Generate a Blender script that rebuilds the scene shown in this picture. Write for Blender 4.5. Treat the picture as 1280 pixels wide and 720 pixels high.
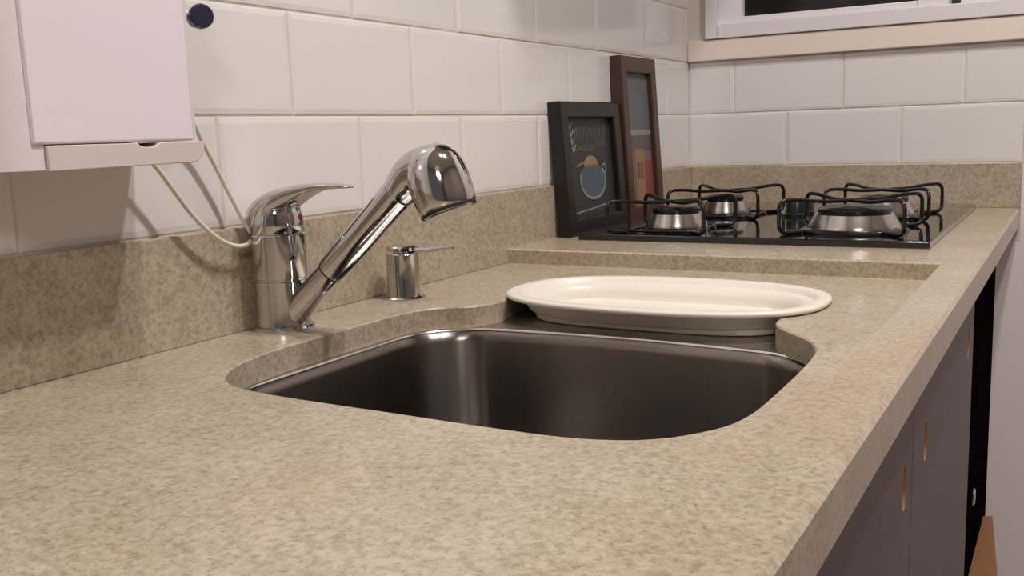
import bpy, bmesh, math, random
from mathutils import Vector, Matrix
random.seed(7)
for o in list(bpy.data.objects): bpy.data.objects.remove(o)
SC = bpy.context.scene
COL = SC.collection
PI = math.pi

# ------------------------------------------------------------ camera
cd = bpy.data.cameras.new('camera'); cam = bpy.data.objects.new('camera', cd); COL.objects.link(cam)
Rm = Matrix(((0.86582774, -0.04860323, 0.49797595),
             (0.49918273, 0.15162925, -0.85312671),
             (-0.034043, 0.98724177, 0.15554671)))
M4 = Rm.to_4x4(); M4.translation = Vector((0.66777, 0.0, 1.071)); cam.matrix_world = M4
cd.sensor_width = 36.0; cd.lens = 1221.68 / 1280 * 36.0; cd.clip_start = 0.02
SC.camera = cam

# ------------------------------------------------------------ world, light, exposure
w = bpy.data.worlds.new('world'); SC.world = w; w.use_nodes = True
w.node_tree.nodes['Background'].inputs[0].default_value = (1.0, 0.93, 0.90, 1)
w.node_tree.nodes['Background'].inputs[1].default_value = 0.16
def area(name, loc, size, power, color, target=None, shape='DISK'):
    l = bpy.data.lights.new(name, 'AREA'); l.shape = shape; l.size = size; l.energy = power; l.color = color
    o = bpy.data.objects.new(name, l); COL.objects.link(o); o.location = loc
    if target: o.rotation_euler = (Vector(target) - Vector(loc)).to_track_quat('-Z', 'Y').to_euler()
    return o
area('room_fill', (1.45, -1.25, 2.30), .45, 24, (1.0, .92, .86), (.45, .6, .9))  # soft fill added behind the camera to brighten the near sides
LAMPS = ((0.80, 0.68), (1.00, 0.98))
WARM = (1.0, 0.95, 0.925)
SC.view_settings.view_transform = 'Standard'
SC.view_settings.look = 'None'
SC.view_settings.gamma = 1.0
SC.view_settings.use_curve_mapping = False
SC.view_settings.exposure = -0.70

# ------------------------------------------------------------ materials
def srgb(r, g, b):
    f = lambda c: (c/255/12.92) if c/255 <= .04045 else ((c/255+.055)/1.055)**2.4
    return (f(r), f(g), f(b), 1)
def mat(name, col, rough=.5, metal=0., bump=0., bscale=200., var=0., vscale=20., coat=0., trans=0., aniso=0.):
    m = bpy.data.materials.new(name); m.use_nodes = True
    nt = m.node_tree; b = nt.nodes['Principled BSDF']
    b.inputs['Base Color'].default_value = col; b.inputs['Roughness'].default_value = rough
    b.inputs['Metallic'].default_value = metal
    if coat: b.inputs['Coat Weight'].default_value = coat; b.inputs['Coat Roughness'].default_value = .08
    if trans: b.inputs['Transmission Weight'].default_value = trans
    if aniso: b.inputs['Anisotropic'].default_value = aniso
    tc = nt.nodes.new('ShaderNodeTexCoord')
    n = nt.nodes.new('ShaderNodeTexNoise'); n.inputs['Scale'].default_value = vscale; n.inputs['Detail'].default_value = 5
    nt.links.new(tc.outputs['Object'], n.inputs['Vector'])
    if var:
        mx = nt.nodes.new('ShaderNodeMix'); mx.data_type = 'RGBA'
        mx.inputs[6].default_value = tuple(c*(1-var) for c in col[:3]) + (1,)
        mx.inputs[7].default_value = tuple(min(1, c*(1+var)) for c in col[:3]) + (1,)
        nt.links.new(n.outputs['Fac'], mx.inputs[0]); nt.links.new(mx.outputs[2], b.inputs['Base Color'])
    if bump:
        n2 = nt.nodes.new('ShaderNodeTexNoise'); n2.inputs['Scale'].default_value = bscale; n2.inputs['Detail'].default_value = 4
        nt.links.new(tc.outputs['Object'], n2.inputs['Vector'])
        bp = nt.nodes.new('ShaderNodeBump'); bp.inputs['Strength'].default_value = bump; bp.inputs['Distance'].default_value = .002
        nt.links.new(n2.outputs['Fac'], bp.inputs['Height']); nt.links.new(bp.outputs['Normal'], b.inputs['Normal'])
    return m

def granite():
    m = bpy.data.materials.new('granite'); m.use_nodes = True
    nt = m.node_tree; b = nt.nodes['Principled BSDF']; L = nt.links
    tc = nt.nodes.new('ShaderNodeTexCoord')
    def noise(scale, det=6, rough=.6, vec=None, dist=0.):
        n = nt.nodes.new('ShaderNodeTexNoise'); n.inputs['Scale'].default_value = scale
        n.inputs['Detail'].default_value = det; n.inputs['Roughness'].default_value = rough
        n.inputs['Distortion'].default_value = dist
        L.new(vec or tc.outputs['Object'], n.inputs['Vector']); return n.outputs['Fac']
    def ramp(fac, stops):
        r = nt.nodes.new('ShaderNodeValToRGB'); e = r.color_ramp.elements
        e[0].position, e[0].color = stops[0]; e[1].position, e[1].color = stops[-1]
        for p, c in stops[1:-1]:
            x = e.new(p); x.color = c
        L.new(fac, r.inputs[0]); return r.outputs[0]
    def mix(fac, a, bb, mode='MIX', k=None):
        x = nt.nodes.new('ShaderNodeMix'); x.data_type = 'RGBA'; x.blend_type = mode
        if isinstance(fac, float): x.inputs[0].default_value = fac
        else: L.new(fac, x.inputs[0])
        for s, i in ((a, 6), (bb, 7)):
            if isinstance(s, tuple): x.inputs[i].default_value = s
            else: L.new(s, x.inputs[i])
        return x.outputs[2]
    base = ramp(noise(14, 6, .7, dist=.6), [(.30, srgb(160, 145, 122)), (.48, srgb(177, 164, 143)), (.68, srgb(194, 180, 162))])
    blot = ramp(noise(230, 5, .62, dist=.3), [(.34, srgb(122, 107, 84)), (.50, srgb(176, 164, 144)), (.70, srgb(205, 192, 174))])
    c1 = mix(.50, base, blot)
    speck = ramp(noise(430, 3, .7), [(.30, (.0, .0, .0, 1)), (.42, (1, 1, 1, 1))])
    sp = mix(.45, c1, mix(1.0, c1, speck, 'MULTIPLY'))
    fl = ramp(noise(70, 6, .75, dist=1.2), [(.64, (0, 0, 0, 1)), (.74, (1, 1, 1, 1))])
    rust = ramp(noise(5.5, 4, .5), [(.56, (0, 0, 0, 1)), (.72, (1, 1, 1, 1))])
    c2 = mix(fl, sp, mix(.5, sp, srgb(98, 90, 76)))
    c3 = mix(rust, c2, mix(.30, c2, srgb(176, 140, 112)))
    L.new(c3, b.inputs['Base Color'])
    rr = nt.nodes.new('ShaderNodeMapRange'); L.new(noise(120, 4, .6), rr.inputs[0])
    rr.inputs[3].default_value = .14; rr.inputs[4].default_value = .34
    L.new(rr.outputs[0], b.inputs['Roughness'])
    bp = nt.nodes.new('ShaderNodeBump'); bp.inputs['Strength'].default_value = .12; bp.inputs['Distance'].default_value = .001
    L.new(noise(160, 4, .6), bp.inputs['Height']); L.new(bp.outputs['Normal'], b.inputs['Normal'])
    return m

G = granite()
TILE = mat('glazed white tile', srgb(228, 224, 221), .16, bump=.10, bscale=28, var=.02, vscale=6, coat=.3)
GROUT = mat('cream grout', srgb(214, 205, 195), .85, bump=.3, bscale=500)
PAINT = mat('painted plaster', srgb(232, 218, 216), .7, bump=.1, bscale=300)
CEIL = mat('ceiling paint', srgb(200, 192, 184), .8)
OPP = mat('taupe wall paint', srgb(120, 108, 102), .8)
FLOOR = mat('floor tile', srgb(130, 112, 98), .4, var=.05)
CHROME = mat('chrome', (.62, .61, .61, 1), .07, 1.0)
DCHROME = mat('dull chrome', (.55, .53, .52, 1), .22, 1.0)
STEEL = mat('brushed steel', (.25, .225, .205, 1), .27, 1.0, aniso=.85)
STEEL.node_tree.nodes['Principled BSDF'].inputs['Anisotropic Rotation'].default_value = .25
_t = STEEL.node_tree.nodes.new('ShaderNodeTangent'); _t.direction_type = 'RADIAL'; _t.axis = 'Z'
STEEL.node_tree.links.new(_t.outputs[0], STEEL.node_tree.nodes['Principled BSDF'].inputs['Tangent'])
FLANGE = mat('satin steel', (.50, .46, .42, 1), .38, 1.0)
RIMM = mat('polished steel', (.66, .63, .60, 1), .16, 1.0)
BLACKGLASS = mat('black glass', (.006, .006, .007, 1), .04, coat=.6)
ENAMEL = mat('black enamel', (.010, .009, .009, 1), .22)
KNOBM = mat('black knob plastic', (.010, .014, .014, 1), .3)
WPLAST = mat('white plastic', srgb(232, 222, 225), .35, var=.01)
WPLAST2 = mat('white plastic panel', srgb(238, 230, 236), .22, var=.01)
WPLAST3 = mat('warm white plastic', srgb(218, 206, 202), .45, var=.01)
TRAY = mat('cream plastic', srgb(226, 220, 208), .38, var=.01)
NAVY = mat('navy plastic', srgb(38, 38, 58), .4)
TUBEM = mat('translucent tube', srgb(226, 220, 204), .3)
DOORM = mat('dark grey laminate', srgb(98, 88, 88), .5, bump=.08, bscale=150, var=.04)
CARC = mat('dark carcass', (.006, .0055, .0055, 1), .7)
CARC.node_tree.nodes['Principled BSDF'].inputs['Specular IOR Level'].default_value = .0
WOODEDGE = mat('raw wood edge', srgb(178, 134, 84), .6, var=.15, vscale=60)
STOOLW = mat('orange brown wood', srgb(138, 96, 62), .45, var=.18, vscale=40)
BLACKF = mat('black painted wood', srgb(22, 19, 18), .4, var=.1)
BROWNF = mat('dark brown wood', srgb(66, 42, 32), .35, var=.25, vscale=50)
CHALKB = mat('chalkboard print', srgb(52, 49, 49), .5, var=.18, vscale=30)
RED = mat('red marker', srgb(150, 20, 20), .35)
FRAMEW = mat('white window frame', srgb(226, 220, 222), .4)
SILLM = mat('beige sill', srgb(234, 220, 208), .5, bump=.05)
GLASSD = mat('dark window glass', (.006, .005, .005, 1), .05)
RUBBER = mat('black rubber', (.015, .015, .015, 1), .6)

# ------------------------------------------------------------ helpers
def link(name, bm, m, parent=None, smooth=False, bevel=0., seg=2, kind=None, angle=35):
    bmesh.ops.recalc_face_normals(bm, faces=bm.faces)
    me = bpy.data.meshes.new(name); bm.to_mesh(me); bm.free()
    for mm in (m if isinstance(m, (list, tuple)) else [m]): me.materials.append(mm)
    o = bpy.data.objects.new(name, me); COL.objects.link(o)
    if parent: o.parent = parent
    if bevel:
        b = o.modifiers.new('bevel', 'BEVEL'); b.width = bevel; b.segments = seg; b.limit_method = 'ANGLE'; b.angle_limit = math.radians(30)
    if smooth or bevel:
        for p in me.polygons: p.use_smooth = True
        me.set_sharp_from_angle(angle=math.radians(angle)) if not bevel else me.set_sharp_from_angle(angle=math.radians(80))
    if kind: o['kind'] = kind
    return o
def tag(o, label=None, cat=None, group=None, kind=None):
    if label: o['label'] = label
    if cat: o['category'] = cat
    if group: o['group'] = group
    if kind: o['kind'] = kind
    return o
def thing(name, label, cat, loc=(0, 0, 0), group=None):
    o = bpy.data.objects.new(name, None); COL.objects.link(o); o.location = loc; o.empty_display_size = .02
    return tag(o, label, cat, group)
def off(bm, root):
    "shift world-space geometry into a root's local space"
    bmesh.ops.translate(bm, verts=bm.verts, vec=-Vector(root.location)); return bm
def box(bm, x0, x1, y0, y1, z0, z1):
    v = [bm.verts.new((x, y, z)) for x in (x0, x1) for y in (y0, y1) for z in (z0, z1)]
    for f in ((0,1,3,2),(4,6,7,5),(0,4,5,1),(2,3,7,6),(0,2,6,4),(1,5,7,3)): bm.faces.new([v[i] for i in f])
    return bm
def B(*a):
    bm = bmesh.new(); return box(bm, *a)
def loft(bm, rings, cap0=True, cap1=True):
    R = [[bm.verts.new(p) for p in r] for r in rings]
    n = len(R[0])
    for a, b in zip(R, R[1:]):
        for i in range(n): bm.faces.new((a[i], a[(i+1) % n], b[(i+1) % n], b[i]))
    if cap0: bm.faces.new(R[0][::-1])
    if cap1: bm.faces.new(R[-1])
    return bm
def lathe(bm, prof, origin, axis=(0, 0, 1), n=40, cap0=True, cap1=True):
    q = Vector((0, 0, 1)).rotation_difference(Vector(axis).normalized())
    rings = []
    for r, h in prof:
        r = max(r, 1e-5)
        rings.append([Vector(origin) + q @ Vector((r*math.cos(t), r*math.sin(t), h)) for t in (2*PI*i/n for i in range(n))])
    return loft(bm, rings, cap0, cap1)
def crom(P, k=8, closed=False):
    P = [Vector(p) for p in P]; n = len(P); out = []
    for i in range(n if closed else n-1):
        if closed: a, b, c, d = P[i-1], P[i], P[(i+1) % n], P[(i+2) % n]
        else: a, b, c, d = P[max(i-1, 0)], P[i], P[i+1], P[min(i+2, n-1)]
        for j in range(k):
            t = j/k
            out.append(.5*((2*b) + (c-a)*t + (2*a-5*b+4*c-d)*t*t + (-a+3*b-3*c+d)*t**3))
    if not closed: out.append(P[-1])
    return out
def tube(bm, P, r, n=10):
    P = [Vector(p) for p in P]; rings = []; prev = None
    for i, p in enumerate(P):
        t = (P[min(i+1, len(P)-1)] - P[max(i-1, 0)]).normalized()
        if prev is None:
            u = t.orthogonal().normalized()
        else:
            u = (prev - t*prev.dot(t)).normalized()
        prev = u; v = t.cross(u)
        rr = r[i] if isinstance(r, (list, tuple)) else r
        rings.append([p + rr*(math.cos(a)*u + math.sin(a)*v) for a in (2*PI*k/n for k in range(n))])
    return loft(bm, rings)
def fillet(P, r, k=5):
    "polyline with rounded corners"
    P = [Vector(p) for p in P]; out = [P[0]]
    for a, b, c in zip(P, P[1:], P[2:]):
        rr = min(r, (a-b).length*.49, (c-b).length*.49)
        p0 = b + (a-b).normalized()*rr; p1 = b + (c-b).normalized()*rr
        for i in range(k+1):
            t = i/k; out.append((1-t)**2*p0 + 2*t*(1-t)*b + t*t*p1)
    out.append(P[-1]); return out
def plate(bm, outer, inners, z0, z1, mi_inner=None, ch=0.0):
    "flat plate with holes; ch = little arris chamfer on the top of the holes"
    def edge_loop(pts, z):
        vs = [bm.verts.new((p[0], p[1], z)) for p in pts]
        es = [bm.edges.new((vs[i], vs[(i+1) % len(vs)])) for i in range(len(vs))]
        return vs, es
    for z in (z1, z0):
        allv, alle = [], []
        for k, pts in enumerate([outer] + inners):
            vs, es = edge_loop(pts if (z == z0 or k == 0 or not ch) else grow(pts, ch), z)
            allv.append(vs); alle += es
        bmesh.ops.triangle_fill(bm, use_beauty=True, edges=alle)
        if z == z1: top = allv
        else: bot = allv
    for k, (t, b) in enumerate(zip(top, bot)):
        n = len(t)
        if ch and k:
            mid = [bm.verts.new((v.co.x, v.co.y, z1-ch)) for v in b]
            for i in range(n): bm.faces.new((t[i], t[(i+1) % n], mid[(i+1) % n], mid[i]))
            t = mid
        for i in range(n):
            f = bm.faces.new((t[i], t[(i+1) % n], b[(i+1) % n], b[i]))
            if k and mi_inner is not None: f.material_index = mi_inner
    return bm
def grow(pts, d):
    "offset a closed ccw loop outward"
    n = len(pts); out = []
    for i in range(n):
        a, b = Vector(pts[i-1][:2]), Vector(pts[(i+1) % n][:2]); t = (b-a).normalized()
        out.append((pts[i][0]+t.y*d, pts[i][1]-t.x*d, 0))
    return out
def selip(cx, cy, a, b, n, k=72, z=0., sk=0.):
    out = []
    for i in range(k):
        t = 2*PI*i/k; c, s = math.cos(t), math.sin(t)
        out.append((cx + a*math.copysign(abs(c)**(2/n), c), cy + b*math.copysign(abs(s)**(2/n), s), z))
    return out

# ------------------------------------------------------------ room shell
CT = .900            # wet worktop level
HS = .9194           # raised hob platform / front strip level
FAR = 1.8525         # face of the far wall tiles
tag(link('floor', B(-.1, 2.1, -2.2, 2.0, -.05, 0), FLOOR), kind='structure')
tag(link('ceiling', B(-.1, 2.1, -2.2, 2.0, 2.65, 2.70), CEIL), kind='structure')
tag(link('wall_right', B(2.0, 2.1, -2.2, 2.0, 0, 2.65), OPP), kind='structure')
wl = tag(link('wall_left', B(-.106, -.0016, -2.2, 2.0, 0, 2.65), GROUT), kind='structure')
bm = bmesh.new()
WX0, WX1, WZ0, WZ1 = .036, .80, 1.2366, 2.0
box(bm, -.006, WX0, FAR+.0016, 2.0, 0, 2.65); box(bm, WX1, 2.0, FAR+.0016, 2.0, 0, 2.65)
box(bm, WX0, WX1, FAR+.0016, 2.0, 0, WZ0); box(bm, WX0, WX1, FAR+.0016, 2.0, WZ1, 2.65)
wf = tag(link('wall_far', bm, GROUT), kind='structure')
# tiles: one pillowed piece each
def tile_mesh(wd, ht, th=.0046, m=.006, d=.0006):
    "local: u along x, v along z, face towards -y, back at y=0"
    bm = bmesh.new()
    def ring(i, y): return [(i, y, i), (wd-i, y, i), (wd-i, y, ht-i), (i, y, ht-i)]
    loft(bm, [ring(0, 0), ring(0, -th+.0014), ring(.0012, -th+d), ring(m, -th), ], True, True)
    bmesh.ops.recalc_face_normals(bm, faces=bm.faces)
    me = bpy.data.meshes.new('tile'); bm.to_mesh(me); bm.free(); me.materials.append(TILE)
    return me
TM = {}
def put_tile(parent, wd, ht, mw):
    key = (round(wd, 4), round(ht, 4))
    if key not in TM: TM[key] = tile_mesh(*key)
    o = bpy.data.objects.new('tile', TM[key]); COL.objects.link(o); o.parent = parent; o.matrix_local = mw
J = .0016
ROWZ = [.9959 + .0998*i for i in range(6)]
for r, z in enumerate(ROWZ):
    # left wall: face +x
    y = (.6337 if r % 2 == 0 else .7338) - .2002*5
    while y < FAR-.01:
        y1 = min(y+.2002, FAR)
        jit = Matrix.Rotation(random.uniform(-.004, .004), 4, 'X') @ Matrix.Rotation(random.uniform(-.003, .003), 4, 'Z')
        M = Matrix.Translation((-.0046, y+J/2, z+J/2)) @ Matrix.Rotation(PI/2, 4, 'Z') @ jit
        put_tile(wl, y1-y-J, .0998-J, M)
        y += .2002
    if z > 1.19: continue
    x = (.19 if r % 2 == 0 else .09) - .2002
    while x < .58:
        x0, x1 = max(x, 0.0), min(x+.2002, .5824)
        if x1-x0 > .02:
            jit = Matrix.Rotation(random.uniform(-.004, .004), 4, 'X') @ Matrix.Rotation(random.uniform(-.003, .003), 4, 'Z')
            put_tile(wf, x1-x0-J, .0998-J, Matrix.Translation((x0+J/2, FAR+.0046, z+J/2)) @ jit)
        x += .2002
# painted plaster finish beside and below the tiles on the far wall
pl = bmesh.new(); box(pl, .5835, 1.99, FAR, FAR+.0062, .0, 1.1935); box(pl, .02, .5835, FAR, FAR+.0062, .0, .86)
link('plaster_skin', pl, PAINT, wf)
# window sill band
tag(link('trim_1', B(.0, 1.95, FAR-.009, FAR+.006, 1.1955, 1.2345), SILLM, bevel=.002), kind='structure')
# window with dark night glass
wn = bpy.data.objects.new('window_1', None); COL.objects.link(wn); wn['kind'] = 'structure'; wn.location = (.418, FAR, 1.2366)
bm = bmesh.new()
outer = [(WX0, WZ0), (WX1, WZ0), (WX1, WZ1), (WX0, WZ1)]
box(bm, WX0, .060, FAR-.012, FAR+.10, WZ0-.001, WZ1); box(bm, .75, WX1, FAR-.012, FAR+.10, WZ0-.001, WZ1)
box(bm, .060, .75, FAR-.012, FAR+.10, WZ0-.001, 1.262); box(bm, .060, .75, FAR-.012, FAR+.10, 1.95, WZ1)
link('window_frame', off(bm, wn), FRAMEW, wn, bevel=.0015)
bm = bmesh.new()
box(bm, .060, .106, FAR-.004, FAR+.03, 1.262, 1.95); box(bm, .412, .462, FAR-.006, FAR+.03, 1.262, 1.95)
box(bm, .712, .75, FAR-.004, FAR+.03, 1.262, 1.95)
box(bm, .106, .412, FAR-.004, FAR+.03, 1.262, 1.273); box(bm, .462, .712, FAR-.004, FAR+.03, 1.262, 1.286)
box(bm, .106, .412, FAR-.004, FAR+.03, 1.915, 1.95); box(bm, .462, .712, FAR-.004, FAR+.03, 1.915, 1.95)
link('sash', off(bm, wn), FRAMEW, wn, bevel=.0015)
link('pane', off(B(.104, .414, FAR+.012, FAR+.016, 1.271, 1.917), wn), GLASSD, wn)
link('pane', off(B(.460, .714, FAR+.012, FAR+.016, 1.271, 1.917), wn), GLASSD, wn)
link('latch', off(B(.467, .480, FAR-.012, FAR-.004, 1.262, 1.30), wn), RUBBER, wn, bevel=.001)

# ------------------------------------------------------------ worktop
wt = thing('granite_worktop', 'beige speckled granite worktop with sink cutout, raised front strip and low backsplash', 'worktop', (.3, .7, .88))
CUT = [(.20,.4795),(.30,.477),(.38,.4755),(.43,.478),(.468,.4935),(.4935,.526),(.5020,.558),(.5037,.60),(.5032,.68),(.5005,.734),
       (.4955,.757),(.484,.783),(.4646,.806),(.448,.828),(.441,.852),(.445,.88),(.4515,.915),(.450,.955),(.434,.992),(.39,1.014),
       (.31,1.021),(.23,1.017),(.172,.996),(.146,.955),(.1435,.905),(.1515,.872),(.1525,.8505),(.1406,.8235),(.1103,.8014),(.0955,.770),
       (.0925,.72),(.092,.65),(.0918,.60),(.0965,.560),(.1064,.5287),(.1246,.5037),(.152,.487)]
cut = [(p.x, p.y, 0) for p in crom([(a, b, 0) for a, b in CUT], 4, True)]
bm = bmesh.new()
plate(bm, [(.0, -.6), (.5445, -.6), (.5445, 1.126), (.0, 1.126)], [cut], CT-.022, CT, ch=.0014)
link('worktop_slab', off(bm, wt), G, wt)
# raised front strip: rounded arris apron
prof = [(.5440, .8865), (.5440, HS-.0004), (.5444, HS), (.5795, HS), (.5824, HS-.003), (.5824, .889), (.5795, .8862)]
bm = bmesh.new(); loft(bm, [[(x, y, z) for x, z in prof] for y in (-.6, FAR+.006)])
link('front_strip', off(bm, wt), G, wt)
bm = bmesh.new()
prof = [(1.1246, CT-.022), (1.1246, HS-.002), (1.1266, HS), (FAR+.006, HS), (FAR+.006, CT-.022)]
loft(bm, [[(x, y, z) for y, z in prof] for x in (.0, .5442)])
link('hob_platform', off(bm, wt), G, wt)
link('backsplash', off(B(-.006, .0065, -.6, FAR, CT, .9952), wt), G, wt, bevel=.001)
link('backsplash', off(B(.0065, .5824, FAR-.0065, FAR+.006, HS, .9952), wt), G, wt, bevel=.001)

# ------------------------------------------------------------ sink
sk = thing('steel_sink', 'undermounted stainless steel sink with a shelf at its back and a deep dark bowl', 'sink', (.3, .65, .70))
def bowl_loop(ins, z, r=.075):
    x0, x1, y0, y1 = .0975+ins, .4975-ins, .486+ins, .8235-ins; r = max(r-ins*.5, .02); pts = []
    def arc(cx, cy, a0):
        for i in range(9):
            a = a0 + (PI/2)*i/8; pts.append((cx+r*math.cos(a), cy+r*math.sin(a), z))
    arc(x1-r, y0+r, -PI/2)
    arc(x1-r, y1-r, 0)
    for i in range(1, 12):
        t = i/12; x = (x1-r)+(x0+r-(x1-r))*t; pts.append((x, y1+.008*math.sin(PI*t), z))
    arc(x0+r, y1-r, PI/2); arc(x0+r, y0+r, PI)
    return pts
bm = bmesh.new()
fl_out = grow(cut, .018)
plate(bm, fl_out, [bowl_loop(-.001, 0)], CT-.0238, CT-.0222)
link('flange', off(bm, sk), FLANGE, sk)
bm = bmesh.new()
zt = CT-.0222
rings = [bowl_loop(-.003, zt-.0004), bowl_loop(-.0026, zt+.0006), bowl_loop(-.001, zt+.0010), bowl_loop(.0008, zt+.0004), bowl_loop(.0014, zt-.0012)]
loft(bm, rings, False, False)
rm = link('bowl_rim', off(bm, sk), RIMM, sk, smooth=True, angle=60); rm['label'] = 'shiny polished rim around the bowl'
bm = bmesh.new()
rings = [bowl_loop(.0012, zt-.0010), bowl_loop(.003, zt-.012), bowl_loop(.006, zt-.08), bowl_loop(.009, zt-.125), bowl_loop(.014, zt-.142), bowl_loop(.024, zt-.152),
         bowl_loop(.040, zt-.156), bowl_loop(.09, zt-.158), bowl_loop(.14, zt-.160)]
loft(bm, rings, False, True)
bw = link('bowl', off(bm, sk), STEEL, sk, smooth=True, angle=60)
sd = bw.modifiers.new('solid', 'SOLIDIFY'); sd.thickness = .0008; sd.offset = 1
bm = bmesh.new(); lathe(bm, [(.045, 0), (.045, .002), (.040, .0035), (.034, .001), (.012, .001), (.010, .004), (0, .005)], (.3, .655, zt-.1598))
link('drain', off(bm, sk), DCHROME, sk, smooth=True)

# ------------------------------------------------------------ oval tray in the sink's back cutout
tr = thing('oval_tray', 'cream white oval plastic tray sitting over the back of the steel sink', 'tray', (.302, .93, CT-.0215))
bm = bmesh.new()
a, b, cx, cy = .167, .1035, .302, .930
T = [(-.060, -.0216, 3.4), (-.0385, -.0216, 3.6), (-.0365, -.0205, 3.6), (-.0335, -.010, 3.4), (-.0305, -.003, 3.2), (-.022, .0002, 2.8), (-.004, .0007, 2.5),
     (-.0008, .0015, 2.5), (0, .0032, 2.5), (-.0008, .0052, 2.5), (-.003, .0062, 2.5), (-.0130, .0060, 2.55), (-.0150, .0046, 2.6), (-.020, -.004, 2.7), (-.026, -.0125, 2.8), (-.033, -.0165, 2.9), (-.060, -.0178, 2.9)]
loft(bm, [selip(cx, cy, a+i, b+i, n, 96, CT+z) for i, z, n in T])
link('tray_shell', off(bm, tr), TRAY, tr, smooth=True, angle=50)

# ------------------------------------------------------------ faucet
FX, FY = .0322, .6655
fc = thing('kitchen_faucet', 'chrome single-lever kitchen faucet with slanted pull-out spray arm', 'faucet', (FX, FY, CT))
bm = bmesh.new()
lathe(bm, [(.0285, 0), (.0285, .002), (.0272, .0038), (.0250, .0045), (.0247, .006), (.0247, .0455), (.0238, .0462), (.0238, .0478), (.0250, .0485),
           (.0250, .0875), (.0240, .0885)], (FX, FY, CT), n=48)
link('body', off(bm, fc), CHROME, fc, smooth=True, angle=28)
bm = bmesh.new()
lathe(bm, [(.0236, .0885), (.0246, .0900), (.0246, .098), (.0240, .106), (.0222, .113), (.017, .119), (.008, .123), (0, .124)], (FX, FY, CT), n=48)
link('cartridge_cap', off(bm, fc), CHROME, fc, smooth=True, angle=40)
bm = bmesh.new()
rings = []
LV = [(.0070, 1.0030, .990, .006), (.0095, 1.0110, .991, .0155), (.015, 1.0175, .993, .0210), (.024, 1.0235, .998, .0240), (.036, 1.0285, 1.004, .0240),
      (.048, 1.0312, 1.009, .0215), (.060, 1.0328, 1.0155, .0180), (.072, 1.0338, 1.0215, .0152), (.085, 1.0343, 1.0262, .0132),
      (.098, 1.0342, 1.0284, .0118), (.110, 1.0334, 1.0290, .0100), (.118, 1.0322, 1.0293, .0072), (.1225, 1.0308, 1.0297, .003)]
for x, zt_, zb, hw in LV:
    cz, hz = (zt_+zb)/2, (zt_-zb)/2
    rings.append([(x + .10*(s*hz), FY + hw*math.copysign(abs(c)**.8, c), cz + hz*math.copysign(abs(s)**.8, s))
                  for c, s in ((math.cos(2*PI*i/32), math.sin(2*PI*i/32)) for i in range(32))])
loft(bm, rings)
link('lever', off(bm, fc), CHROME, fc, smooth=True, angle=60)
bm = bmesh.new(); lathe(bm, [(.0036, 0), (.0036, .0009), (.002, .0014), (0, .0015)], (FX+.0225, FY+.0065, CT+.1030), (1, .29, .10), 20)
tag(link('temperature_marker', off(bm, fc), RED, fc, smooth=True), 'small red dot on the cap')
def lerp(a, b, t): return Vector(a)*(1-t)+Vector(b)*t
A0, A1, A2 = Vector((.040, FY, .9085)), Vector((.0943, FY, .9568)), Vector((.1770, FY, 1.0295))
bm = bmesh.new(); tube(bm, [lerp(A0, A1, t) for t in (0, .3, .6, .9, 1)], [.0142, .0136, .0126, .0118, .0116], 36)
link('spout_socket', off(bm, fc), CHROME, fc, smooth=True)
dA = (A2-A1).normalized()
bm = bmesh.new()
P = [A1+dA*s for s in (-.0005, .0005, .003, .05, .09, .108)] + [A2+dA*.002]
tube(bm, P, [.0118, .0134, .0137, .0139, .0143, .0149, .0150], 40)
link('spray_handle', off(bm, fc), CHROME, fc, smooth=True)
bm = bmesh.new(); tube(bm, [A1-dA*.0018, A1-dA*.0004], [.0126, .0126], 36)
link('seam_ring', off(bm, fc), RUBBER, fc, smooth=True)
ax = Vector((-.347, 0, .938)); hb = Vector((.2222, FY, 1.0114))
bm = bmesh.new()
lathe(bm, [(.0222, -.001), (.0236, .0005), (.0250, .006), (.0256, .014), (.0257, .024), (.0248, .034), (.0222, .0425), (.0175, .0495), (.011, .0540), (.005, .0555), (0, .0558)], hb, ax, 48)
link('spray_head', off(bm, fc), CHROME, fc, smooth=True, angle=50)
bm = bmesh.new()
tube(bm, crom([A2-dA*.006, A2+dA*.003, (.1885, FY, 1.0395), (.1985, FY, 1.0435), (.207, FY, 1.044)], 4), [.0149+.0063*min(1, (k/16)**.8) for k in range(17)], 40)
link('neck', off(bm, fc), CHROME, fc, smooth=True, angle=50)
bm = bmesh.new(); lathe(bm, [(.0236, -.0012), (.0240, -.0004), (.0238, .0012), (.0222, .0012)], hb, ax, 40)
link('nozzle_ring', off(bm, fc), RUBBER, fc, smooth=True)
bm = bmesh.new(); lathe(bm, [(.0205, -.0030), (.0218, -.001), (.0218, .001)], hb, ax, 40)
nz = link('nozzle_face', off(bm, fc), DCHROME, fc, smooth=True)

# ------------------------------------------------------------ soap pump
sp = thing('soap_pump', 'small chrome soap pump with thin horizontal spout, between faucet and backsplash corner', 'soap pump', (.0405, .843, CT))
bm = bmesh.new(); lathe(bm, [(.0235, 0), (.0235, .0015), (.0215, .003), (.0180, .0034), (.0176, .005), (.0176, .048), (.0165, .0495), (0, .0495)], sp.location, n=40)
link('pump_body', off(bm, sp), CHROME, sp, smooth=True, angle=30)
bm = bmesh.new(); lathe(bm, [(.0100, .0495), (.0100, .0515), (.0176, .0520), (.0178, .0555), (.0160, .0570), (0, .0574)], sp.location, n=40)
link('pump_cap', off(bm, sp), CHROME, sp, smooth=True, angle=30)
bm = bmesh.new(); tube(bm, [(.047, .843, .9515), (.075, .843, .9530), (.100, .843, .9560), (.1065, .843, .9568)], [.0032, .0026, .0022, .0028], 14)
link('pump_spout', off(bm, sp), CHROME, sp, smooth=True)

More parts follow.
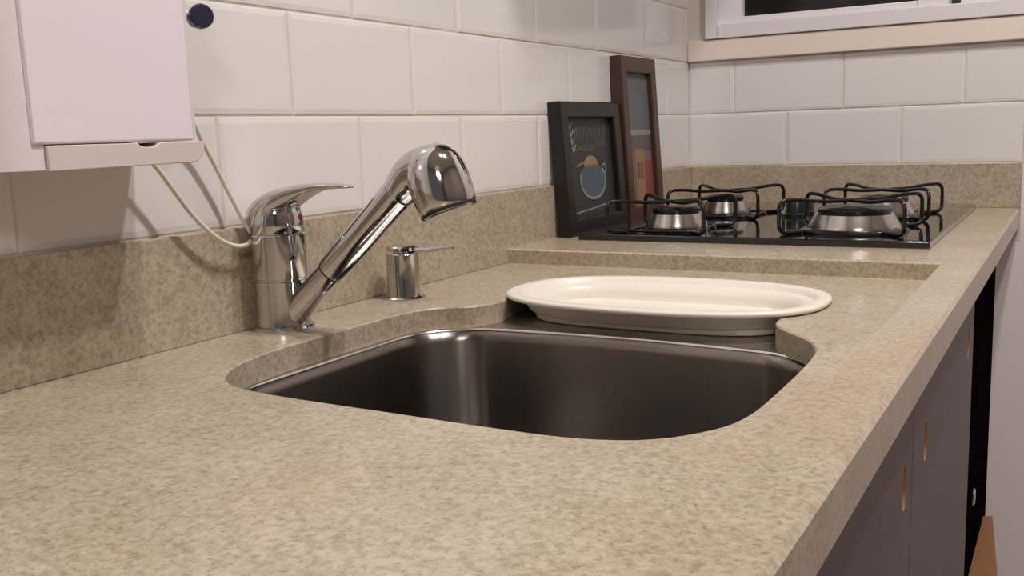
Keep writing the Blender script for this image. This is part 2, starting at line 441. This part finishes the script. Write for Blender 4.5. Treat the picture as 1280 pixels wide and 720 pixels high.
# ------------------------------------------------------------ hob
HB = HS
hx0, hx1, hy0, hy1 = .055, .5175, 1.240, 1.825
hob = thing('gas_hob', 'black glass four-burner gas hob set on the granite platform', 'hob', (.287, 1.53, HB))
link('glass_top', off(B(hx0, hx1, hy0, hy1, HB, HB+.009), hob), BLACKGLASS, hob, bevel=.0015)
ZG = HB+.009
BUR = [(.410, 1.350, .060, 'r'), (.170, 1.325, .043, 'l'), (.168, 1.555, .038, 'l'), (.412, 1.562, .045, 'r')]
for x, y, r, _ in BUR:
    bm = bmesh.new()
    lathe(bm, [(r*.99, .0030), (r*.99, .0055), (r*.96, .010), (r*.86, .021), (r*.84, .0235), (r*.70, .0245), (0, .0245)], (x, y, ZG), n=44)
    br = link('burner', off(bm, hob), DCHROME, hob, smooth=True, angle=30)
    bm = bmesh.new(); lathe(bm, [(r*1.16, 0), (r*1.16, .002), (r*1.06, .0052), (r*.98, .0056), (r*.5, .0056)], (x, y, ZG), n=44)
    link('spill_ring', off(bm, hob), ENAMEL, br, smooth=True, angle=30)
    bm = bmesh.new(); lathe(bm, [(r*.76, .0245), (r*.78, .0265), (r*.78, .030), (r*.70, .0325), (0, .0335)], (x, y, ZG), n=40)
    c = link('burner_cap', off(bm, hob), ENAMEL, br, smooth=True, angle=40)
    bm = bmesh.new(); tube(bm, [(x+r*.9+.010, y-.012, ZG), (x+r*.9+.010, y-.012, ZG+.014)], .0018, 8)
    link('igniter', off(bm, hob), CHROME, br, smooth=True)
for x, y in ((.285, 1.548), (.285, 1.592)):
    bm = bmesh.new(); lathe(bm, [(.0185, 0), (.0185, .004), (.0165, .006), (.0155, .022), (.0145, .024), (0, .024)], (x, y, ZG), n=32)
    kb = link('knob', off(bm, hob), KNOBM, hob, smooth=True, angle=30)
def trivet(x0, x1, y0, y1, label):
    cx, cy = (x0+x1)/2, (y0+y1)/2
    t = thing('wire_trivet', label, 'trivet', (cx, cy, ZG), 'wire trivets on the hob')
    zt = .9735; zf = ZG+.0024
    for k, (pa, pb) in enumerate((((x0, y0), (x1, y1)), ((x1, y0), (x0, y1)))):
        pa, pb = Vector((*pa, 0)), Vector((*pb, 0)); c = Vector((cx, cy, 0)); ia, ib = lerp(pa, c, .30), lerp(pb, c, .30)
        dz = -.0045 - .0005*k
        P = [(*ia.xy, zf), (*pa.xy, zf), (*pa.xy, zt), (*lerp(pa, c, .25).xy, zt), (*lerp(pa, c, .6).xy, zt+dz), (*lerp(pb, c, .6).xy, zt+dz),
             (*lerp(pb, c, .25).xy, zt), (*pb.xy, zt), (*pb.xy, zf), (*ib.xy, zf)]
        bm = bmesh.new(); tube(bm, fillet(P, .012, 5), .0027, 8)
        link('bent_wire', off(bm, t), ENAMEL, t, smooth=True, angle=60)
    q = .70
    bm = bmesh.new()
    ring = [Vector((cx+(a-cx)*q, cy+(b_-cy)*q, zf+.0005)) for a, b_ in ((x0, y0), (x1, y0), (x1, y1), (x0, y1))]
    pts = fillet([lerp(ring[0], ring[1], .5)] + [ring[1], ring[2], ring[3], ring[0]] + [lerp(ring[0], ring[1], .5)], .015, 5)
    tube(bm, pts, .0022, 8)
    link('base_ring', off(bm, t), ENAMEL, t, smooth=True, angle=60)
trivet(.330, .484, 1.275, 1.425, 'black wire trivet over the largest burner, front right of the hob')
trivet(.0985, .238, 1.245, 1.385, 'black wire trivet at the front left of the hob, nearest the black frame')
trivet(.100, .245, 1.475, 1.625, 'black wire trivet at the back left of the hob, near the brown frame')
trivet(.340, .4845, 1.490, 1.640, 'black wire trivet at the back right of the hob, near the far backsplash')

# ------------------------------------------------------------ picture frames
def tilted(root_loc, ang):
    return Matrix.Translation(root_loc) @ Matrix.Rotation(-ang, 4, 'Y')
def pic_frame(name, label, y0, y1, h, th, bl, ang, xb, fm, bt=None):
    t = thing(name, label, 'picture frame', (xb, y0, HS)); t.rotation_euler = (0, -ang, 0)
    W = y1-y0; bt = bt or bl
    bm = bmesh.new()
    # local: x outwards (front at 0, back at -th), y along wall, z up
    out = [(0, 0), (W, 0), (W, h), (0, h)]; inn = [(bl, bt), (W-bl, bt), (W-bl, h-bt), (bl, h-bt)]
    def ring(pts, x): return [(x, p[0], p[1]) for p in pts]
    rs = [ring(out, -th), ring(out, -.002), ring([(.002, .002), (W-.002, .002), (W-.002, h-.002), (.002, h-.002)], 0),
          ring([(bl-.002, bt-.002), (W-bl+.002, bt-.002), (W-bl+.002, h-bt+.002), (bl-.002, h-bt+.002)], 0), ring(inn, -.002), ring(inn, -th+.002), ring(inn, -th)]
    loft(bm, rs, False, False)
    R = [v for v in bm.verts]; n = 4
    for i in range(n):
        bm.faces.new((R[i], R[(i+1) % n], R[6*n+(i+1) % n], R[6*n+i]))
    link('moulding', bm, fm, t)
    link('backing_board', B(-th+.0002, -th+.003, bl*.8, W-bl*.8, bt*.8, h-bt*.8), RUBBER, t)
    return t, W
t1, W1 = pic_frame('black_picture_frame', 'black framed chalk drawing leaning on the wall left of the hob', 1.262, 1.470, .1965, .020, .024, .075, .0345, BLACKF)
h1 = .1965
link('print', B(-.017+.0004, -.0095, .022, W1-.022, .022, h1-.022), CHALKB, t1)
def stroke(bm, pts, x, wdt=.0016):
    for (a, b) in zip(pts, pts[1:]):
        a, b = Vector(a), Vector(b); d = b-a
        if d.length < 1e-6: continue
        d.normalize(); n = Vector((-d.y, d.x))*wdt/2; e = d*wdt*.3
        q = [a-n-e, b-n+e, b+n+e, a+n-e]
        lo = [bm.verts.new((x, p.x, p.y)) for p in q]; hi = [bm.verts.new((x+.0004, p.x, p.y)) for p in q]
        bm.faces.new(hi)
        for i in range(4): bm.faces.new((lo[i], lo[(i+1) % 4], hi[(i+1) % 4], hi[i]))
CHALK = mat('pale chalk', srgb(150, 146, 142), .8); CHALKD = mat('faded chalk', srgb(104, 100, 98), .8)
CUPB = mat('blue grey chalk', srgb(84, 92, 98), .8); CUPR = mat('light blue chalk', srgb(140, 152, 158), .8); FOAM = mat('tan chalk', srgb(150, 122, 92), .8)
px_ = -.0094
# lettering-like chalk scrawl, two rows
bm = bmesh.new()
rnd = random.Random(3)
def scrawl(y0, y1, z0, hh, step, wd):
    pts = []; y = y0; k = 0
    while y < y1:
        pts.append((y + rnd.uniform(-.001, .001), z0 + (hh*rnd.uniform(.45, 1.0) if k % 2 else rnd.uniform(-.25, .15)*hh))); y += step*rnd.uniform(.5, 1.2); k += 1
    c = crom([(p[0], p[1], 0) for p in pts], 4)
    stroke(bm, [(p.x, p.y) for p in c], px_, wd)
scrawl(.056, .165, .143, .020, .0062, .0013)
scrawl(.060, .120, .124, .012, .0052, .0011)
scrawl(.130, .168, .130, .012, .0052, .0011)
link('chalk_lettering', bm, CHALKD, t1)['kind'] = 'stuff'
bm = bmesh.new()
# leaf sprig at the upper left
for k in range(4):
    stroke(bm, [(.034+.004*k, .165-.012*k), (.043+.002*k, .158-.012*k), (.052+.002*k, .166-.011*k)], px_, .0017)
stroke(bm, [(.042, .168), (.050, .118)], px_, .0013)
for k in range(5): stroke(bm, [(.05+.014*k, .128-.001*k), (.058+.014*k, .125)], px_, .001)
link('chalk_sprig', bm, CHALK, t1)['kind'] = 'stuff'
bm = bmesh.new(); stroke(bm, [(.034, .032), (.10, .036), (.172, .040)], px_, .0018)
link('chalk_line', bm, CHALK, t1)
def disc(bm, cy, cz, ry, rz, x, a0=0, a1=2*PI, k=36, th=.0004):
    ps = [(cy+ry*math.cos(a0+(a1-a0)*i/k), cz+rz*math.sin(a0+(a1-a0)*i/k)) for i in range(k if a1-a0 > 6.2 else k+1)]
    loft(bm, [[(x, p, q) for p, q in ps], [(x+th, p, q) for p, q in ps]])
bm = bmesh.new(); disc(bm, .108, .078, .044, .027, px_); link('drawn_cup', bm, CUPB, t1)
bm = bmesh.new(); stroke(bm, [(.108+.044*math.cos(a), .078+.027*math.sin(a)) for a in [PI*.85+(PI*1.35)*i/26 for i in range(27)]], px_+.0003, .0042)
stroke(bm, [(.148, .086), (.158, .092), (.154, .102), (.144, .100)], px_+.0003, .0022)
link('drawn_cup_outline', bm, CUPR, t1)
bm = bmesh.new(); disc(bm, .104, .101, .024, .015, px_+.0003, 0, PI); stroke(bm, [(.056, .101), (.076, .106), (.088, .104)], px_, .0026); link('drawn_foam', bm, FOAM, t1)
bm = bmesh.new()
for k in range(7): stroke(bm, [(.066+.009*k, .030+.0005*k), (.072+.009*k, .036), (.076+.009*k, .031)], px_, .002)
link('chalk_caption', bm, CUPB, t1)['kind'] = 'stuff'

t2, W2 = pic_frame('brown_picture_frame', 'tall narrow dark brown wooden frame with a street scene, leaning behind the black frame', 1.482, 1.632, .272, .020, .024, .060, .0345, BROWNF, .026)
h2 = .272
link('print', B(-.0166, -.0085, .022, W2-.022, .024, h2-.024), mat('pale print paper', srgb(120, 104, 96), .45), t2)
def patch(name, y0, y1, z0, z1, c, x=-.0085, th=.0004):
    link(name, B(x, x+th, y0, y1, z0, z1), mat(name, c, .5, var=.18, vscale=45), t2)
patch('painted_sky', .024, W2-.024, .150, h2-.026, srgb(96, 100, 104))
patch('painted_cloud', .024, W2-.024, .143, .152, srgb(140, 136, 134), -.0083)
patch('painted_hill', .024, W2-.024, .118, .143, srgb(100, 84, 84))
patch('painted_house', .052, .088, .026, .120, srgb(150, 116, 84), -.0083)
patch('painted_street', .024, .052, .026, .118, srgb(112, 96, 90), -.0083)
patch('painted_awning', .088, W2-.024, .040, .100, srgb(132, 72, 62), -.0083)
patch('painted_window', .058, .068, .070, .098, srgb(110, 80, 62), -.0079); patch('painted_window', .072, .082, .070, .098, srgb(110, 80, 62), -.0079)

# ------------------------------------------------------------ wall water purifier
PX, PYa, PYb, PYs, PZ = .078, .3605, .541, .4075, 1.058
pu = thing('water_purifier', 'white plastic water purifier mounted on the tiled wall at the upper left', 'water purifier', (.04, .46, PZ))
bm = bmesh.new()
pr_ = [(.001, PYa)] + [(PX-.040+.040*math.sin(a), PYa+.038-.038*math.cos(a)) for a in [i*PI/2/10 for i in range(11)]] + [(PX, PYb-.006), (PX-.003, PYb-.001), (.001, PYb)]
loft(bm, [[(x, y, z) for x, y in pr_] for z in (PZ+.0165, 1.42)])
# part of the housing that runs lower beside the drawer
pr2 = [p for p in pr_ if p[1] < PYs] + [(PX, PYs), (.001, PYs)]
loft(bm, [[(x, y, z) for x, y in pr2] for z in (PZ, PZ+.0165)])
link('housing', off(bm, pu), WPLAST, pu, smooth=True, angle=30)
bm = bmesh.new()
box(bm, PX-.001, PX+.0022, PYs-.0085, PYb-.0075, PZ+.0168, 1.41)
link('front_panel', off(bm, pu), WPLAST2, pu, bevel=.0018, seg=3)
bm = bmesh.new()
rc = .012; D0, D1 = PYs+.0008, PYb+.001; zt2 = PZ+.0158
pf = [(D0, PZ-.001), (D1-rc, PZ)] + [(D1-rc+rc*math.sin(a), PZ+rc-rc*math.cos(a)) for a in [i*PI/2/8 for i in range(1, 9)]] + [(D1, zt2)]
ny, nr = .490, .0095
pf += [(ny+nr*math.cos(a), zt2-.0032*math.sin(a)) for a in [i*PI/10 for i in range(11)]] + [(D0, zt2)]
loft(bm, [[(x, y, z) for y, z in pf] for x in (.001, PX+.003)])
link('bottom_flap', off(bm, pu), WPLAST3, pu, bevel=.0008)
bm = bmesh.new(); lathe(bm, [(.0065, -.014), (.0065, -.002), (.0088, -.0015), (.0098, .001), (.0098, .008), (.0085, .0098), (0, .0100)], (.046, .580, 1.1725), (1, -.55, .05), 12)
kn = link('knob_cap', off(bm, pu), NAVY, pu, smooth=True, angle=25)
tag(kn, 'dark navy round knob on the right side')
bm = bmesh.new(); lathe(bm, [(.0070, 0), (.0070, .028), (.0050, .030), (.0050, .040), (0, .0402)], (.036, PYb-.001, 1.1740), (0, 1, 0), 20)
link('knob_stem', off(bm, pu), WPLAST, pu, smooth=True, angle=30)
bm = bmesh.new(); lathe(bm, [(.0036, 0), (.0042, .002), (.0042, .018), (.006, .020), (.006, .032)], (.030, .5655, 1.148), (0, 0, 1), 16)
link('hose_connector', off(bm, pu), DCHROME, pu, smooth=True, angle=30)
def hose(pts, label, name='water_tube', r=.0021):
    bm = bmesh.new(); root = Vector(pts[0]); c = crom(pts, 8)
    tube(bm, c, r, 12); bmesh.ops.translate(bm, verts=bm.verts, vec=-root)
    o = link(name, bm, TUBEM, smooth=True, angle=60); o.location = root
    return tag(o, label, 'tube', 'white tubes between purifier and faucet')
hose([(.020, .540, 1.060), (.020, .5495, 1.050), (.020, .5785, 1.013), (.020, .603, .9915), (.019, .622, .982), (.018, .638, .9800), (.0165, .650, .985), (.014, .656, .993)],
     'thin white tube looping from the purifier underside to the faucet')
hose([(.030, .5655, 1.1475), (.029, .5665, 1.135), (.022, .577, 1.112), (.014, .597, 1.083), (.012, .616, 1.052), (.012, .634, 1.020), (.0125, .645, 1.000), (.014, .6505, .990)],
     'thin white tube dropping from the purifier knob side to behind the faucet')

# ------------------------------------------------------------ base cabinet
cb = thing('base_cabinet', 'dark grey base cabinet under the granite worktop with oval finger holes', 'cabinet', (.3, .5, 0))
bm = bmesh.new()
box(bm, .0, .545, -.6, -.58, .10, .8775); box(bm, .0, .545, 1.20, 1.218, .10, .8775); box(bm, .0, .545, -.58, 1.20, .10, .118)
box(bm, .52, .545, -.58, 1.20, .84, .8775)
box(bm, .0, .50, -.6, 1.218, 0, .10)
link('carcass', off(bm, cb), CARC, cb)
def door(y0, y1, holes):
    bm = bmesh.new()
    outer = [(y0+.0012, .11), (y1-.0012, .11), (y1-.0012, .883), (y0+.0012, .883)]
    inn = []
    for hy, hz in holes:
        inn.append([(hy+.0105*math.cos(2*PI*i/28), hz+.0170*math.sin(2*PI*i/28)) for i in range(28)])
    plate(bm, outer, inn, 0, .018, mi_inner=1)
    # plate lies in xy -> stand it up facing +x
    for v in bm.verts: v.co = Vector((.552+v.co.z, v.co.x, v.co.y))
    link('door', off(bm, cb), [DOORM, WOODEDGE], cb)
door(-.59, -.18, []); door(-.18, .285, [(.25, .813)]); door(.285, .7485, [(.712, .8125)]); door(.7485, 1.2195, [(.8205, .8155), (1.1635, .8260)])

# ------------------------------------------------------------ built-in oven (black) under the hob
ov = thing('built_in_oven', 'black built-in oven under the hob with one chrome knob', 'oven', (.3, 1.53, 0))
link('oven_body', off(B(.02, .535, 1.222, FAR-.001, .0, .8775), ov), CARC, ov)
link('oven_door', off(B(.535, .550, 1.224, FAR-.002, .12, .8770), ov), CARC, ov, bevel=.001)
bm = bmesh.new(); lathe(bm, [(.006, 0), (.006, .003), (.0120, .004), (.0125, .010), (.010, .012), (0, .0125)], (.550, 1.445, .548), (1, 0, 0), 24)
link('oven_knob', off(bm, ov), CHROME, ov, smooth=True, angle=30)

# ------------------------------------------------------------ wooden stool at the far wall
st = thing('wooden_stool', 'orange brown wooden stool partly visible beyond the cabinet doors', 'stool', (.64, 1.66, 0))
bm = bmesh.new()
sx = [(.5485, 1.806), (.5640, 1.812), (.600, 1.45), (.5475, 1.45)]
loft(bm, [[(x, y, z) for x, y in sx] for z in (.362, .385)])
link('seat', off(bm, st), STOOLW, st, bevel=.001)
for x, y in ((.556, 1.79), (.557, 1.47), (.584, 1.47)):
    link('leg', off(B(x-.006, x+.006, y-.01, y+.01, 0, .363), st), STOOLW, st)

# ------------------------------------------------------------ wall cabinet above the hob (outside the frame, shades the corner)
wc = thing('wall_cabinet', 'wall cabinet above the hob', 'cabinet', (.15, 1.42, 1.725))
link('cabinet_box', off(B(.0005, .282, 1.0, FAR-.02, 1.725, 2.40), wc), DOORM, wc)
link('cabinet_door', off(B(.282, .300, 1.0, 1.41, 1.725, 2.40), wc), DOORM, wc); link('cabinet_door', off(B(.282, .300, 1.414, FAR-.02, 1.725, 2.40), wc), DOORM, wc)

pd = thing('added_fill_pendant', 'added round white pendant shade for the fill light, unseen behind the camera', 'lamp', (1.45, -1.25, 2.65))  # unseen pendant shape, added to house the fill light
bm = bmesh.new(); lathe(bm, [(.24, -.345), (.245, -.32), (.20, -.27), (.06, -.24), (.01, -.235)], (0, 0, 0), n=32, cap0=False); link('fill_shade', bm, FRAMEW, pd, smooth=True)
bm = bmesh.new(); lathe(bm, [(.006, -.24), (.006, 0)], (0, 0, 0), n=8); link('cord', bm, RUBBER, pd)
# ------------------------------------------------------------ ceiling spotlights
EM = bpy.data.materials.new('lamp glow'); EM.use_nodes = True
e = EM.node_tree.nodes['Principled BSDF']; e.inputs['Emission Color'].default_value = (1, .85, .7, 1); e.inputs['Emission Strength'].default_value = 12
for i, (x, y) in enumerate(LAMPS):
    t = thing('ceiling_spotlight', ['round ceiling spotlight nearer the purifier side', 'round ceiling spotlight nearer the hob side'][i], 'lamp', (x, y, 2.65), 'ceiling spotlights')
    bm = bmesh.new(); lathe(bm, [(.075, 0), (.075, -.008), (.055, -.012), (.052, -.004), (.052, 0)], (0, 0, 0), n=32, cap0=False, cap1=False)
    link('bezel', bm, FRAMEW, t, smooth=True)
    bm = bmesh.new(); lathe(bm, [(.05, -.003), (.05, -.002)], (0, 0, 0), n=32); link('bulb_glass', bm, EM, t)
    a_ = area('spot_light', (x, y, 2.632), .10, 26, WARM); a_.parent = None
